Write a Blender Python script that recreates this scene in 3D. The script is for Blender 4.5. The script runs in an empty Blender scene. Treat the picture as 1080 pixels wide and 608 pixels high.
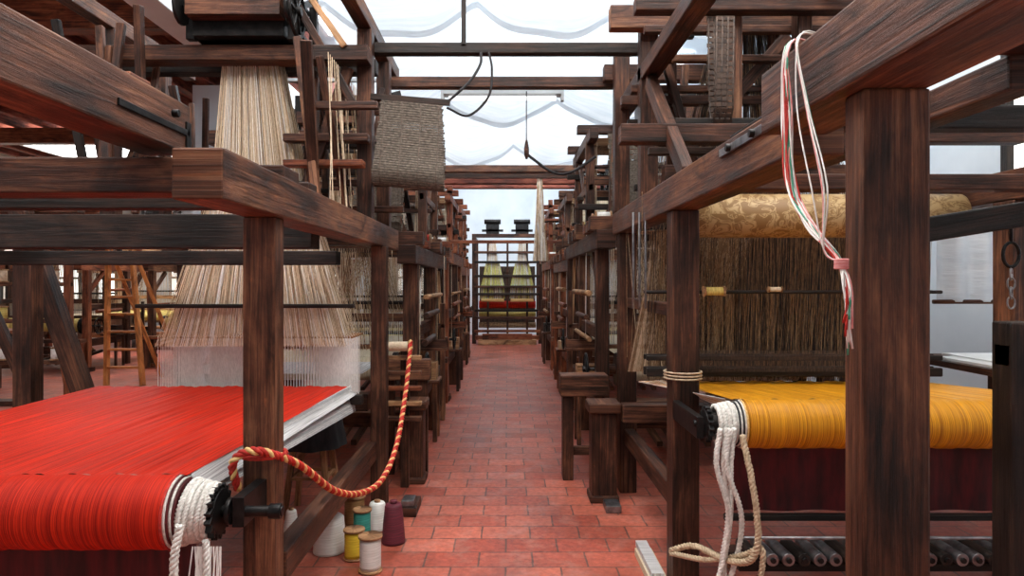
import bpy, math, random
from mathutils import Vector, Matrix
random.seed(7)
scene = bpy.context.scene

# ------------------------------------------------------------------ materials
def _nt(name):
    m = bpy.data.materials.new(name); m.use_nodes = True
    nt = m.node_tree
    return m, nt, nt.nodes["Principled BSDF"]

def ramp(nt, stops):
    r = nt.nodes.new("ShaderNodeValToRGB")
    el = r.color_ramp.elements
    while len(el) < len(stops): el.new(0.5)
    for e, (p, c) in zip(el, stops):
        e.position = p; e.color = (c[0], c[1], c[2], 1)
    return r

def coords(nt, scale, kind='UV'):
    tc = nt.nodes.new("ShaderNodeTexCoord"); mp = nt.nodes.new("ShaderNodeMapping")
    mp.inputs['Scale'].default_value = scale
    nt.links.new(tc.outputs[kind], mp.inputs['Vector'])
    return mp

def noise(nt, vec, scale=1, detail=4, rough=.55, dist=0):
    n = nt.nodes.new("ShaderNodeTexNoise")
    n.inputs['Scale'].default_value = scale; n.inputs['Detail'].default_value = detail
    n.inputs['Roughness'].default_value = rough; n.inputs['Distortion'].default_value = dist
    nt.links.new(vec.outputs[0], n.inputs['Vector'])
    return n

def bump(nt, bs, src, strength=.3, dist=.01):
    b = nt.nodes.new("ShaderNodeBump"); b.inputs['Strength'].default_value = strength
    b.inputs['Distance'].default_value = dist
    nt.links.new(src, b.inputs['Height']); nt.links.new(b.outputs[0], bs.inputs['Normal'])

def mul(nt, a, b):
    mix = nt.nodes.new("ShaderNodeMix"); mix.data_type = 'RGBA'; mix.blend_type = 'MULTIPLY'
    mix.inputs[0].default_value = 1
    nt.links.new(a, mix.inputs[6]); nt.links.new(b, mix.inputs[7])
    return mix.outputs[2]

def wood(name, dark, mid, light, rough=.5):
    m, nt, bs = _nt(name)
    g = noise(nt, coords(nt, (2.5, 60, 1)), 1, 7, .7, .5)
    b = noise(nt, coords(nt, (1.6, 3.2, 1)), 1, 6, .65, .5)
    s = noise(nt, coords(nt, (9, 22, 1)), 1, 5, .7)
    st = noise(nt, coords(nt, (3.2, 7, 1)), 1, 4, .6, .8)
    r = ramp(nt, [(.40, dark), (.50, mid), (.62, light)])
    mx = nt.nodes.new("ShaderNodeMath"); mx.operation = 'MULTIPLY_ADD'
    nt.links.new(g.outputs[0], mx.inputs[0]); mx.inputs[1].default_value = .5
    m2 = nt.nodes.new("ShaderNodeMath"); m2.operation = 'MULTIPLY'; m2.inputs[1].default_value = .5
    nt.links.new(b.outputs[0], m2.inputs[0]); nt.links.new(m2.outputs[0], mx.inputs[2])
    nt.links.new(mx.outputs[0], r.inputs[0])
    r2 = ramp(nt, [(.60, (1, 1, 1)), (.66, (1.35, 1.22, 1.05)), (.74, (2.2, 1.9, 1.6))])
    nt.links.new(s.outputs[0], r2.inputs[0])
    r3 = ramp(nt, [(.30, (.22, .19, .18)), (.46, (.85, .84, .83)), (.6, (1.1, 1.1, 1.1))])
    nt.links.new(st.outputs[0], r3.inputs[0])
    c = mul(nt, mul(nt, r.outputs[0], r2.outputs[0]), r3.outputs[0])
    nt.links.new(c, bs.inputs['Base Color'])
    rr = ramp(nt, [(.3, (rough - .14,) * 3), (.7, (rough + .16,) * 3)]); nt.links.new(b.outputs[0], rr.inputs[0])
    nt.links.new(rr.outputs[0], bs.inputs['Roughness'])
    bs.inputs['Specular IOR Level'].default_value = .3
    bump(nt, bs, g.outputs[0], .6, .008)
    return m

def fabric(name, c1, c2, scale=(300, 4, 1), rough=.7, bs_str=.4, sheen=0, p=(.35, .65), spec=.5):
    m, nt, bs = _nt(name)
    n = noise(nt, coords(nt, scale), 1, 3, .6)
    r = ramp(nt, [(p[0], c1), (p[1], c2)])
    nt.links.new(n.outputs[0], r.inputs[0]); nt.links.new(r.outputs[0], bs.inputs['Base Color'])
    bs.inputs['Roughness'].default_value = rough
    bs.inputs['Sheen Weight'].default_value = sheen
    bs.inputs['Specular IOR Level'].default_value = spec
    bump(nt, bs, n.outputs[0], bs_str, .003)
    return m

def plain(name, c1, c2, scale=8, rough=.8, metal=0, kind='Object', bmp=.1):
    m, nt, bs = _nt(name)
    n = noise(nt, coords(nt, (scale,) * 3, kind), 1, 4)
    r = ramp(nt, [(.3, c1), (.7, c2)])
    nt.links.new(n.outputs[0], r.inputs[0]); nt.links.new(r.outputs[0], bs.inputs['Base Color'])
    bs.inputs['Roughness'].default_value = rough; bs.inputs['Metallic'].default_value = metal
    bump(nt, bs, n.outputs[0], bmp, .01)
    return m

W_DARK = wood("wood_dark_walnut", (.009, .004, .0025), (.056, .021, .012), (.175, .072, .037))
W_MID = wood("wood_old_chestnut", (.016, .007, .004), (.105, .040, .021), (.28, .13, .066))
W_RED = wood("wood_red_varnish", (.035, .009, .004), (.19, .050, .020), (.40, .145, .062))
W_PALE = wood("wood_pale_beech", (.15, .07, .03), (.38, .20, .095), (.60, .37, .20), .6)
W_ORANGE = wood("wood_orange_pine", (.30, .09, .02), (.58, .20, .05), (.75, .34, .11), .5)
W_BLACK = wood("wood_blackened", (.003, .0025, .002), (.014, .009, .007), (.05, .026, .017), .55)
IRON = plain("black_iron", (.006, .006, .007), (.028, .026, .025), 20, .42, .7)
STEEL = plain("worn_steel", (.14, .14, .15), (.36, .36, .37), 20, .35, .9)
ROPEW = fabric("rope_white_cotton", (.50, .48, .44), (.80, .78, .73), (60, 60, 1))
ROPET = fabric("rope_tan_hemp", (.32, .23, .14), (.58, .46, .31), (60, 60, 1))
ROPER = fabric("rope_red", (.32, .010, .006), (.58, .028, .014), (60, 60, 1))
ROPEY = fabric("rope_yellow", (.6, .34, .10), (.82, .56, .24), (60, 60, 1))
T_CREAM = fabric("thread_cream", (.56, .42, .28), (.80, .65, .47), (30, 30, 1))
T_WHITE = fabric("thread_white", (.70, .68, .65), (.92, .90, .86), (30, 30, 1))
T_BROWN = fabric("thread_brown", (.16, .09, .045), (.42, .27, .14), (30, 30, 1))
T_DARK = fabric("thread_dark", (.02, .013, .01), (.10, .06, .04), (30, 30, 1))
T_LIME = fabric("thread_lime", (.55, .55, .08), (.88, .86, .24), (30, 30, 1))
T_GREEN = fabric("thread_green", (.03, .20, .12), (.08, .36, .24), (30, 30, 1))
T_PINK = fabric("thread_pink", (.7, .22, .22), (.85, .45, .43), (30, 30, 1))
C_RED = fabric("cloth_scarlet", (.27, .005, .0015), (.64, .026, .005), (260, 1.6, 1), .6, .6, 0, (.38, .62), .2)
C_GREY = fabric("warp_grey_white", (.20, .19, .19), (.75, .74, .73), (260, 2, 1), .6, .5)
C_GOLD = fabric("cloth_gold_silk", (.36, .125, .004), (.76, .35, .012), (260, 1.6, 1), .4, .5, 0, (.38, .62), .3)
C_MAROON = fabric("cloth_maroon", (.035, .002, .003), (.12, .006, .009), (20, 3, 1), .75, .3)
C_BLACK = fabric("cloth_black", (.004, .004, .005), (.02, .018, .02), (40, 6, 1), .8, .3)
C_CREAM = fabric("cloth_cream", (.45, .37, .24), (.70, .60, .43), (160, 3, 1), .6, .3)
C_OLIVE = fabric("cloth_ochre", (.45, .32, .07), (.75, .60, .18), (160, 3, 1), .6, .3)
CARD = fabric("punch_card_board", (.16, .12, .085), (.34, .27, .19), (50, 50, 1), .8, .3)
CARDG = fabric("punch_card_grey", (.055, .042, .032), (.15, .12, .092), (50, 50, 1), .85, .3)
PAPER = plain("white_paper", (.72, .72, .7), (.85, .85, .83), 4, .8)
CRATE = plain("cardboard_box", (.30, .19, .10), (.42, .28, .16), 4, .85)
LAMPG = plain("enamel_grey", (.34, .36, .37), (.42, .44, .45), 4, .5)

def damask():
    m, nt, bs = _nt("cloth_gold_damask")
    mp = coords(nt, (1, 1, 1))
    n = noise(nt, mp, 9, 2, .5, 2.2)
    r = ramp(nt, [(.44, (.22, .12, .04)), (.49, (.48, .33, .15)), (.53, (.20, .11, .035)), (.6, (.44, .30, .14))])
    nt.links.new(n.outputs[0], r.inputs[0]); nt.links.new(r.outputs[0], bs.inputs['Base Color'])
    bs.inputs['Roughness'].default_value = .55
    return m
C_DAMASK = damask()

def floor_mat():
    m, nt, bs = _nt("terracotta_tiles")
    mp = coords(nt, (1, 1, 1), 'Object')
    wob = noise(nt, mp, 5, 3, .6)
    ad = nt.nodes.new("ShaderNodeVectorMath"); ad.operation = 'MULTIPLY_ADD'
    nt.links.new(wob.outputs['Color'], ad.inputs[0]); ad.inputs[1].default_value = (.018, .018, 0); nt.links.new(mp.outputs[0], ad.inputs[2])
    br = nt.nodes.new("ShaderNodeTexBrick")
    br.inputs['Scale'].default_value = 1
    br.inputs['Brick Width'].default_value = .29; br.inputs['Row Height'].default_value = .2
    br.inputs['Mortar Size'].default_value = .0065; br.inputs['Mortar Smooth'].default_value = .4
    br.inputs['Color1'].default_value = (.32, .060, .034, 1); br.inputs['Color2'].default_value = (.47, .12, .072, 1)
    br.inputs['Mortar'].default_value = (.13, .055, .04, 1)
    nt.links.new(ad.outputs[0], br.inputs['Vector'])
    n = noise(nt, mp, 1.4, 7, .7, .4); n2 = noise(nt, mp, 28, 5, .7); n3 = noise(nt, mp, 5, 5, .7)
    r = ramp(nt, [(.32, (.55, .51, .5)), (.5, (.95, .95, .95)), (.68, (1.25, 1.22, 1.22))])
    nt.links.new(n.outputs[0], r.inputs[0])
    r3 = ramp(nt, [(.35, (.72, .72, .72)), (.65, (1.2, 1.2, 1.2))]); nt.links.new(n2.outputs[0], r3.inputs[0])
    c = mul(nt, mul(nt, br.outputs['Color'], r.outputs[0]), r3.outputs[0])
    dm = nt.nodes.new("ShaderNodeMix"); dm.data_type = 'RGBA'
    rd = ramp(nt, [(.50, (0, 0, 0)), (.75, (.5, .5, .5))]); nt.links.new(n3.outputs[0], rd.inputs[0])
    nt.links.new(rd.outputs[0], dm.inputs[0]); nt.links.new(c, dm.inputs[6]); dm.inputs[7].default_value = (.44, .25, .20, 1)
    nt.links.new(dm.outputs[2], bs.inputs['Base Color'])
    rr = ramp(nt, [(.3, (.34,) * 3), (.7, (.6,) * 3)]); nt.links.new(n.outputs[0], rr.inputs[0])
    nt.links.new(rr.outputs[0], bs.inputs['Roughness'])
    bump(nt, bs, br.outputs['Fac'], -.35, .01)
    return m
FLOOR = floor_mat()
PLASTER = plain("white_plaster", (.58, .65, .71), (.73, .79, .84), 1.2, .9)
PLASTER_L = plain("plaster_ivory", (.55, .52, .46), (.72, .69, .62), 1.2, .9)
PLASTER_W = plain("painted_white_beam", (.7, .72, .73), (.82, .83, .84), 3, .7)
PLANK = wood("roof_planks_red", (.05, .013, .009), (.22, .055, .035), (.38, .13, .08), .7)

def emis(name, col, st):
    m, nt, bs = _nt(name)
    n = noise(nt, coords(nt, (.6,) * 3, 'Object'), 1, 2)
    r = ramp(nt, [(.3, [c * .92 for c in col]), (.7, col)])
    nt.links.new(n.outputs[0], r.inputs[0])
    nt.links.new(r.outputs[0], bs.inputs['Emission Color']); bs.inputs['Emission Strength'].default_value = st
    bs.inputs['Base Color'].default_value = (.8, .8, .8, 1)
    return m
SKYFILL = emis("skylight_added_fill", (1.0, .98, .95), 9)  # strong glow for panes added to light the near and left bays
SKYGLASS2 = emis("skylight_frosted_glass_mid", (.93, .97, 1.0), 7.0)  # bluer pane with weaker emission
SKYGLASS3 = emis("skylight_frosted_glass_dim", (.90, .96, 1.0), 4.0)
WINGLASS = emis("window_frosted_glass", (.98, .97, .90), 1.6)
TUBE = emis("fluorescent_tube", (1, 1, 1), 1.6)

def drape_mat():
    m, nt, bs = _nt("white_drape_cloth")
    n = noise(nt, coords(nt, (2, 9, 1)), 1, 4)
    r = ramp(nt, [(.3, (.64, .70, .75)), (.7, (.80, .84, .87))])
    nt.links.new(n.outputs[0], r.inputs[0]); nt.links.new(r.outputs[0], bs.inputs['Base Color'])
    bs.inputs['Roughness'].default_value = .9
    tr = nt.nodes.new("ShaderNodeBsdfTranslucent"); mx = nt.nodes.new("ShaderNodeMixShader")
    nt.links.new(r.outputs[0], tr.inputs['Color'])
    mx.inputs[0].default_value = .22
    out = nt.nodes["Material Output"]
    bump(nt, bs, n.outputs[0], .6, .05)
    nt.links.new(bs.outputs[0], mx.inputs[1]); nt.links.new(tr.outputs[0], mx.inputs[2]); nt.links.new(mx.outputs[0], out.inputs[0])
    return m
DRAPE = drape_mat()

# ------------------------------------------------------------------ mesh builder
class M:
    def __init__(s):
        s.v = []; s.f = []; s.mi = []; s.uv = []; s.sm = []; s.mats = []
    def _m(s, mat):
        if mat not in s.mats: s.mats.append(mat)
        return s.mats.index(mat)
    def face(s, idx, uvs, mi, smooth=False):
        s.f.append(idx); s.uv.append(uvs); s.mi.append(mi); s.sm.append(smooth)
    def beam(s, p0, p1, w, h, mat, up=(0, 0, 1)):
        p0 = Vector(p0); p1 = Vector(p1); d = p1 - p0; L = d.length
        if L < 1e-6: return
        d.normalize(); up = Vector(up)
        if abs(d.dot(up)) > .95: up = Vector((0, 1, 0))
        sd = d.cross(up).normalized(); u = sd.cross(d).normalized()
        mi = s._m(mat); b = len(s.v)
        ou = random.uniform(0, 50); ov = random.uniform(0, 50)
        for p in (p0, p1):
            for a, c in ((-1, -1), (1, -1), (1, 1), (-1, 1)):
                s.v.append(tuple(p + sd * (a * w / 2) + u * (c * h / 2)))
        dims = [w, h, w, h]; acc = 0
        for k in range(4):
            k2 = (k + 1) % 4
            s.face((b + k, b + k2, b + 4 + k2, b + 4 + k),
                   [(ou, ov + acc), (ou, ov + acc + dims[k]), (ou + L, ov + acc + dims[k]), (ou + L, ov + acc)], mi)
            acc += dims[k]
        e = [(ou, ov), (ou + w * .2, ov), (ou + w * .2, ov + h), (ou, ov + h)]
        s.face((b + 3, b + 2, b + 1, b), e, mi); s.face((b + 4, b + 5, b + 6, b + 7), e, mi)
    def box(s, x0, x1, y0, y1, z0, z1, mat):
        dx, dy, dz = x1 - x0, y1 - y0, z1 - z0
        cx, cy, cz = (x0 + x1) / 2, (y0 + y1) / 2, (z0 + z1) / 2
        if abs(dz) >= abs(dx) and abs(dz) >= abs(dy): s.beam((cx, cy, z0), (cx, cy, z1), abs(dx), abs(dy), mat)
        elif abs(dx) >= abs(dy): s.beam((x0, cy, cz), (x1, cy, cz), abs(dy), abs(dz), mat)
        else: s.beam((cx, y0, cz), (cx, y1, cz), abs(dx), abs(dz), mat)
    def tube(s, pts, r, mat, seg=6, caps=True, rs=None):
        pts = [Vector(p) for p in pts]; n = len(pts); mi = s._m(mat); b = len(s.v)
        ov = random.uniform(0, 20); ou = random.uniform(0, 20); u = None; acc = 0; accs = []
        for i, p in enumerate(pts):
            t = (pts[min(i + 1, n - 1)] - pts[max(i - 1, 0)])
            if t.length < 1e-9: t = Vector((0, 0, 1))
            t.normalize()
            if u is None:
                a = Vector((0, 0, 1)) if abs(t.z) < .9 else Vector((0, 1, 0))
                u = t.cross(a).normalized()
            else:
                u = (u - t * u.dot(t))
                u = u.normalized() if u.length > 1e-6 else t.orthogonal().normalized()
            w = t.cross(u); rr = rs[i] if rs else r
            if i: acc += (p - pts[i - 1]).length
            accs.append(acc)
            for k in range(seg):
                an = 2 * math.pi * k / seg
                s.v.append(tuple(p + u * (math.cos(an) * rr) + w * (math.sin(an) * rr)))
        per = 2 * math.pi * r / seg
        for i in range(n - 1):
            for k in range(seg):
                k2 = (k + 1) % seg
                s.face((b + i * seg + k, b + i * seg + k2, b + (i + 1) * seg + k2, b + (i + 1) * seg + k),
                       [(ou + accs[i], ov + k * per), (ou + accs[i], ov + (k + 1) * per), (ou + accs[i + 1], ov + (k + 1) * per), (ou + accs[i + 1], ov + k * per)], mi, seg > 4)
        if caps:
            for base, rev in ((b, True), (b + (n - 1) * seg, False)):
                ids = [base + k for k in range(seg)]
                if rev: ids.reverse()
                s.face(tuple(ids), [(ou + math.cos(6.283 * k / seg) * r, ov + math.sin(6.283 * k / seg) * r) for k in range(seg)], mi)
    def cyl(s, p0, p1, r, mat, seg=20, r2=None):
        s.tube([p0, p1], r, mat, seg, True, [r, r if r2 is None else r2])
    def roll(s, p0, p1, r, mat, seg=36):
        s.cyl(p0, p1, r, mat, seg)
    def strand(s, p0, p1, r, mat):
        s.tube([p0, p1], r, mat, 3, False)
    def lathe(s, o, prof, mat, seg=20):
        mi = s._m(mat); b = len(s.v); n = len(prof)
        for (r, z) in prof:
            for k in range(seg):
                a = 2 * math.pi * k / seg
                s.v.append((o[0] + r * math.cos(a), o[1] + r * math.sin(a), o[2] + z))
        for i in range(n - 1):
            for k in range(seg):
                k2 = (k + 1) % seg
                s.face((b + i * seg + k, b + i * seg + k2, b + (i + 1) * seg + k2, b + (i + 1) * seg + k),
                       [(k / seg, prof[i][1] * 3), ((k + 1) / seg, prof[i][1] * 3), ((k + 1) / seg, prof[i + 1][1] * 3), (k / seg, prof[i + 1][1] * 3)], mi, True)
        s.face(tuple(b + k for k in reversed(range(seg))), [(0, 0)] * seg, mi)
        s.face(tuple(b + (n - 1) * seg + k for k in range(seg)), [(0, 0)] * seg, mi)
    def grid(s, fn, nu, nv, mat, uvs=(1, 1), smooth=True):
        mi = s._m(mat); b = len(s.v)
        for j in range(nv + 1):
            for i in range(nu + 1): s.v.append(tuple(fn(i / nu, j / nv)))
        for j in range(nv):
            for i in range(nu):
                a = b + j * (nu + 1) + i
                s.face((a, a + 1, a + nu + 2, a + nu + 1),
                       [(i / nu * uvs[0], j / nv * uvs[1]), ((i + 1) / nu * uvs[0], j / nv * uvs[1]),
                        ((i + 1) / nu * uvs[0], (j + 1) / nv * uvs[1]), (i / nu * uvs[0], (j + 1) / nv * uvs[1])], mi, smooth)
    def build(s, name, parent=None, origin=(0, 0, 0), bevel=0):
        o = Vector(origin)
        me = bpy.data.meshes.new(name)
        me.from_pydata([(v[0] - o.x, v[1] - o.y, v[2] - o.z) for v in s.v], [], s.f)
        for m in s.mats: me.materials.append(m)
        me.polygons.foreach_set("material_index", s.mi)
        me.polygons.foreach_set("use_smooth", s.sm)
        uvl = me.uv_layers.new(name="UVMap"); flat = []
        for u in s.uv:
            for a in u: flat.extend(a)
        uvl.data.foreach_set("uv", flat)
        me.update()
        ob = bpy.data.objects.new(name, me); scene.collection.objects.link(ob)
        if parent is not None:
            ob.parent = parent
        else: ob.location = o
        if bevel:
            md = ob.modifiers.new("bevel", 'BEVEL'); md.width = bevel; md.segments = 2; md.limit_method = 'ANGLE'
            md.angle_limit = math.radians(50)
        return ob

class G:
    def __init__(s, name, origin):
        s.e = bpy.data.objects.new(name, None); s.e.empty_display_size = .2
        scene.collection.objects.link(s.e); s.e.location = origin; s.o = origin
    def add(s, m, name, bevel=0):
        if m.v: return m.build(name, s.e, s.o, bevel)

def catmull(P, n=10):
    P = [Vector(p) for p in P]; Q = [P[0] * 2 - P[1]] + P + [P[-1] * 2 - P[-2]]; out = []
    for i in range(1, len(Q) - 2):
        for k in range(n):
            t = k / n; a, b, c, d = Q[i - 1], Q[i], Q[i + 1], Q[i + 2]
            out.append(.5 * ((2 * b) + (c - a) * t + (2 * a - 5 * b + 4 * c - d) * t * t + (3 * b - a - 3 * c + d) * t ** 3))
    out.append(P[-1]); return out

def twisted(m, pts, R, mats, pitch=.09, n=14):
    path = catmull(pts, n)
    fine = []
    for a, b in zip(path[:-1], path[1:]):
        k = max(1, int((b - a).length / .008))
        for i in range(k): fine.append(a.lerp(b, i / k))
    fine.append(path[-1])
    ns = len(mats); lines = [[] for _ in mats]; acc = 0; u = None
    for i, p in enumerate(fine):
        t = (fine[min(i + 1, len(fine) - 1)] - fine[max(i - 1, 0)]).normalized()
        if u is None: u = t.orthogonal().normalized()
        else: u = (u - t * u.dot(t)).normalized()
        w = t.cross(u)
        if i: acc += (p - fine[i - 1]).length
        for k in range(ns):
            a = 2 * math.pi * (acc / pitch + k / ns)
            lines[k].append(p + (u * math.cos(a) + w * math.sin(a)) * R * .55)
    for k in range(ns): m.tube(lines[k], R * .56, mats[k], 6)

# ------------------------------------------------------------------ sub-assemblies
def jacquard(m, cx, cy, z, w=.6, d=.45, h=.42):
    a, b = w / 2, d / 2
    for sx in (-1, 1):
        for sy in (-1, 1): m.box(cx + sx * a - .025, cx + sx * a + .025, cy + sy * b - .025, cy + sy * b + .025, z, z + h, IRON)
    for k, zz in enumerate((.0, .1, .2, .3)):
        m.box(cx - a * .95, cx + a * .95, cy - b * .9, cy + b * .9, z + zz + .01, z + zz + .035, IRON)
    m.box(cx - a * .85, cx + a * .85, cy - b * .6, cy + b * .6, z + .12, z + .3, IRON)
    for k in range(14):
        x = cx - a * .8 + k * a * 1.6 / 13
        m.box(x - .006, x + .006, cy - b * .8, cy + b * .8, z + .05, z + h - .04, IRON)
    m.box(cx - a * 1.1, cx + a * 1.1, cy - .04, cy + .04, z + h - .03, z + h + .05, IRON)
    m.box(cx - a * .9, cx + a * .9, cy - b - .16, cy - b - .05, z + .1, z + .21, W_DARK)
    for sx in (-1, 1):
        m.cyl((cx + sx * a * 1.02, cy - b - .105, z + .155), (cx + sx * a * 1.08, cy - b - .105, z + .155), .1, IRON, 14)
        m.beam((cx + sx * a * 1.05, cy - b - .1, z + .155), (cx + sx * a * 1.05, cy + b, z + h), .03, .04, IRON)
    m.cyl((cx - a * 1.2, cy + b * .4, z + h * .75), (cx - a * 1.14, cy + b * .4, z + h * .75), .13, IRON, 18)
    m.beam((cx + a, cy, z + h), (cx + a + .35, cy, z + h + .1), .03, .05, IRON)

def cards(m, path, W, axis, mat, pitch=.045, gap=.008, th=.006, flare=0):
    path = [Vector(p) for p in path]; ax = Vector(axis).normalized(); pos = []
    carry = 0
    for a, b in zip(path[:-1], path[1:]):
        L = (b - a).length; t = carry
        while t < L: pos.append((a.lerp(b, t / L), (b - a).normalized())); t += pitch
        carry = t - L
    zt = path[0].z
    for p, t in pos:
        j = random.uniform(-.006, .006); w2 = W / 2 + flare * (zt - p.z)
        m.beam(p - ax * (w2 + j), p + ax * (w2 - j), th, pitch - gap, mat, up=t)
    for k in (-.45, -.15, .15, .45):
        m.tube([p + ax * W * k for p in path], .005, T_DARK, 5)

def fan(m, x0t, x1t, yt, zt, x0b, x1b, yb, zb, n, mats, r=.002, dy=.3, layers=3, dyt=None):
    for k in range(n):
        t = (k + random.random() * .9) / n; ly = (k % layers) / max(1, layers - 1) - .5
        tt = min(1, max(0, t + random.uniform(-.03, .03)))
        m.strand((x0t + (x1t - x0t) * tt, yt + ly * (dy * .4 if dyt is None else dyt), zt), (x0b + (x1b - x0b) * t, yb + ly * dy, zb), r, random.choice(mats))

def bobbin(m, p0, p1, r, tm, wm=None):
    wm = wm or W_PALE
    p0 = Vector(p0); p1 = Vector(p1); d = p1 - p0
    m.cyl(p0, p0 + d * .1, r * 1.25, wm, 14); m.cyl(p1 - d * .1, p1, r * 1.25, wm, 14)
    m.cyl(p0 + d * .1, p1 - d * .1, r, tm, 14)

def wheel(m, c, r, t, mat, spokes=6, seg=24):
    c = Vector(c)
    m.tube([c + Vector((0, r * math.cos(a), r * math.sin(a))) for a in [2 * math.pi * i / seg for i in range(seg + 1)]], t, mat, 6)
    for k in range(spokes):
        a = 2 * math.pi * k / spokes; m.beam(c, c + Vector((0, r * math.cos(a), r * math.sin(a))), t * 1.2, t * 1.2, mat)
    m.cyl(c - Vector((.03, 0, 0)), c + Vector((.03, 0, 0)), r * .2, mat, 12)

def loom(s, xi, xo, y0, L, seed, wd, wd2, cloth, har, H=1.85, T=2.85, head=True, name="jacquard_loom"):
    st = random.getstate(); random.seed(seed); R = random.random; ch = random.choice
    g = G(name, (s * (xi + xo) / 2, y0 + L / 2, 0))
    F = M(); TH = M(); IR = M()
    def bx(a0, a1, y_0, y_1, z0, z1, mat, mm=None):
        x0, x1 = sorted((s * a0, s * a1)); (mm or F).box(x0, x1, y_0, y_1, z0, z1, mat)
    ym = y0 + L * .52; yr = ym; pw = .10 + R() * .045
    for a in (xi, xo - .13):
        for q, yy in enumerate((y0 + .18, ym, y0 + L - .3)):
            jx = (R() - .5) * .04
            bx(a + jx, a + pw + jx, yy, yy + pw, 0, H - .15, (wd, wd2, wd)[q])
            if q != 1: bx(a - .02 + jx, a + pw + .02 + jx, yy - .04, yy + .17, 0.001, .07, wd2)
        bx(a - .01, a + .14, y0, y0 + L, H - .15, H, wd)
        bx(a + .02, a + .11, y0 + .3, y0 + L - .3, .42, .54, wd2)
        bx(a + .03, a + .10, y0 + .3, ym, 1.02, 1.12, wd2)
        F.beam((s * (a + .065), ym + .1, 1.1), (s * (a + .065), ym + .65, H - .17), .05, .09, wd2)
        F.beam((s * (a + .065), y0 + .34, 1.35), (s * (a + .065), y0 + .75, H - .17), .05, .07, wd)
    for yy in (y0 + .05, ym, y0 + L - .2): bx(xi - .06, xo + .06, yy, yy + .12, H, H + .11, wd)
    for yy in (y0 + .55, ym + .5): bx(xi, xo, yy, yy + .06, H + .002, H + .07, wd2)
    bx(xi + .13, xo - .13, y0 + .2, y0 + .3, .3, .42, wd2); bx(xi + .13, xo - .13, y0 + L - .28, y0 + L - .2, .5, .62, wd2)
    xa, xb = xi + .02, xo - .12
    for a in (xa, xb):
        for yy in (yr - .5, yr + .5):
            bx(a, a + .08, yy, yy + .08, H + .0, T + R() * .3, wd)
        bx(a + .005, a + .085, yr - .75, yr + .85, T, T + .1, wd)
        bx(a + .02, a + .07, yr - .5, yr + .5, (H + T) / 2, (H + T) / 2 + .07, wd2)
        F.beam((s * (a + .045), yr - .42, H + .1), (s * (a + .045), yr + .45, T - .05), .035, .06, wd2)
    for yy in (yr - .5, yr + .5):
        bx(xi - .06, xo + .1, yy, yy + .09, T + .1, T + .18, wd)
        bx(xi, xo, yy + .01, yy + .07, T - .38, T - .3, wd2)
    for k in range(6):
        yy = yr - .8 + R() * 1.5; zz = H + .15 + R() * (T - H - .2)
        bx(xi - .08 * R(), xi + .6 + R() * .9, yy, yy + .03 + R() * .03, zz, zz + .03 + R() * .04, ch((wd, wd2, wd, W_BLACK)))
    for k in range(9):
        xx = xi + .05 + R() * .7; yy = yr - .8 + R() * 1.5
        F.beam((s * xx, yy, H + R() * .3), (s * (xx + R() * .3), yy + (R() - .5) * .7, T - .1 + R() * .4), .02 + R() * .03, .03 + R() * .03, ch((wd, wd2, wd, W_PALE, W_RED)))
    for k in range(4):
        yy = y0 + .3 + R() * (L - .6); bx(xi - .05, xi + .35, yy, yy + .16, H + .001, H + .05 + R() * .15, ch((wd, wd2, W_RED)))
    bx(xi + .1, xi + .45, yr - .3, yr + .2, T + .02, T + .1, W_PALE)
    for k in range(14):
        yy = yr - .3 + k * .04; TH.strand((s * (xi + .15), yy, T + .05), (s * (xi + .1 + R() * .1), yy, H + .1 - R() * .4), .0035, ch((T_CREAM, T_BROWN, ROPET)))
    yb = yr - .32
    for a in (xi + .2, xo - .26): bx(a, a + .06, yb, yb + .05, .84, H + .12, wd2)
    bx(xi + .14, xo - .14, yb - .02, yb + .07, 1.12, 1.2, wd2); bx(xi + .14, xo - .14, yb - .03, yb + .08, .8, .9, wd2)
    bx(xi + .1, xo - .1, yb, yb + .05, H + .12, H + .17, wd)
    n = 90
    for k in range(n):
        x = s * (xi + .27 + (xo - xi - .54) * k / (n - 1)); TH.strand((x, yb + .025, .9), (x, yb + .025, 1.12), .003, T_WHITE)
    bx(xi - .16, xi + .14, yb - .03, yb + .09, .84, .87, wd2); bx(xi - .16, xi + .14, yb - .03, yb - .015, .87, .95, wd)
    bx(xi - .16, xi - .14, yb - .03, yb + .09, .87, .97, wd); bobbin(TH, (s * (xi - .12), yb + .04, .9), (s * (xi + .06), yb + .04, .9), .02, ch((T_WHITE, ROPEY, ROPER)))
    zc = .86
    xr0, xr1 = sorted((s * (xi + .24), s * (xo - .24)))
    TH.grid(lambda u, v: (xr0 + (xr1 - xr0) * u, y0 + .42 + (yb - y0 - .42) * v, zc + .004 * math.sin(u * 40)), 30, 6, cloth, (xr1 - xr0, 1))
    TH.roll((xr0, y0 + .42, zc - .1), (xr1, y0 + .42, zc - .1), .1, cloth)
    F.cyl((xr0 - .11, y0 + .42, zc - .1), (xr1 + .11, y0 + .42, zc - .1), .045, wd2, 12)
    TH.grid(lambda u, v: (xr0 + (xr1 - xr0) * u, yb + .06 + (y0 + L - .5 - yb) * v, zc + .02), 10, 6, C_CREAM if R() < .5 else C_GREY, (xr1 - xr0, 1))
    TH.roll((xr0, y0 + L - .45, zc - .09), (xr1, y0 + L - .45, zc - .09), .12, C_CREAM)
    for x in (xr0 - .02, xr1 + .02):
        IR.cyl((x - .02, y0 + .42, zc - .1), (x + .02, y0 + .42, zc - .1), .14, IRON, 16)
        IR.cyl((x - .02, y0 + L - .45, zc - .09), (x + .02, y0 + L - .45, zc - .09), .16, wd2, 16)
    wheel(IR, (s * (xi - .05), y0 + .42, zc - .1), .13, .012, IRON)
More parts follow.
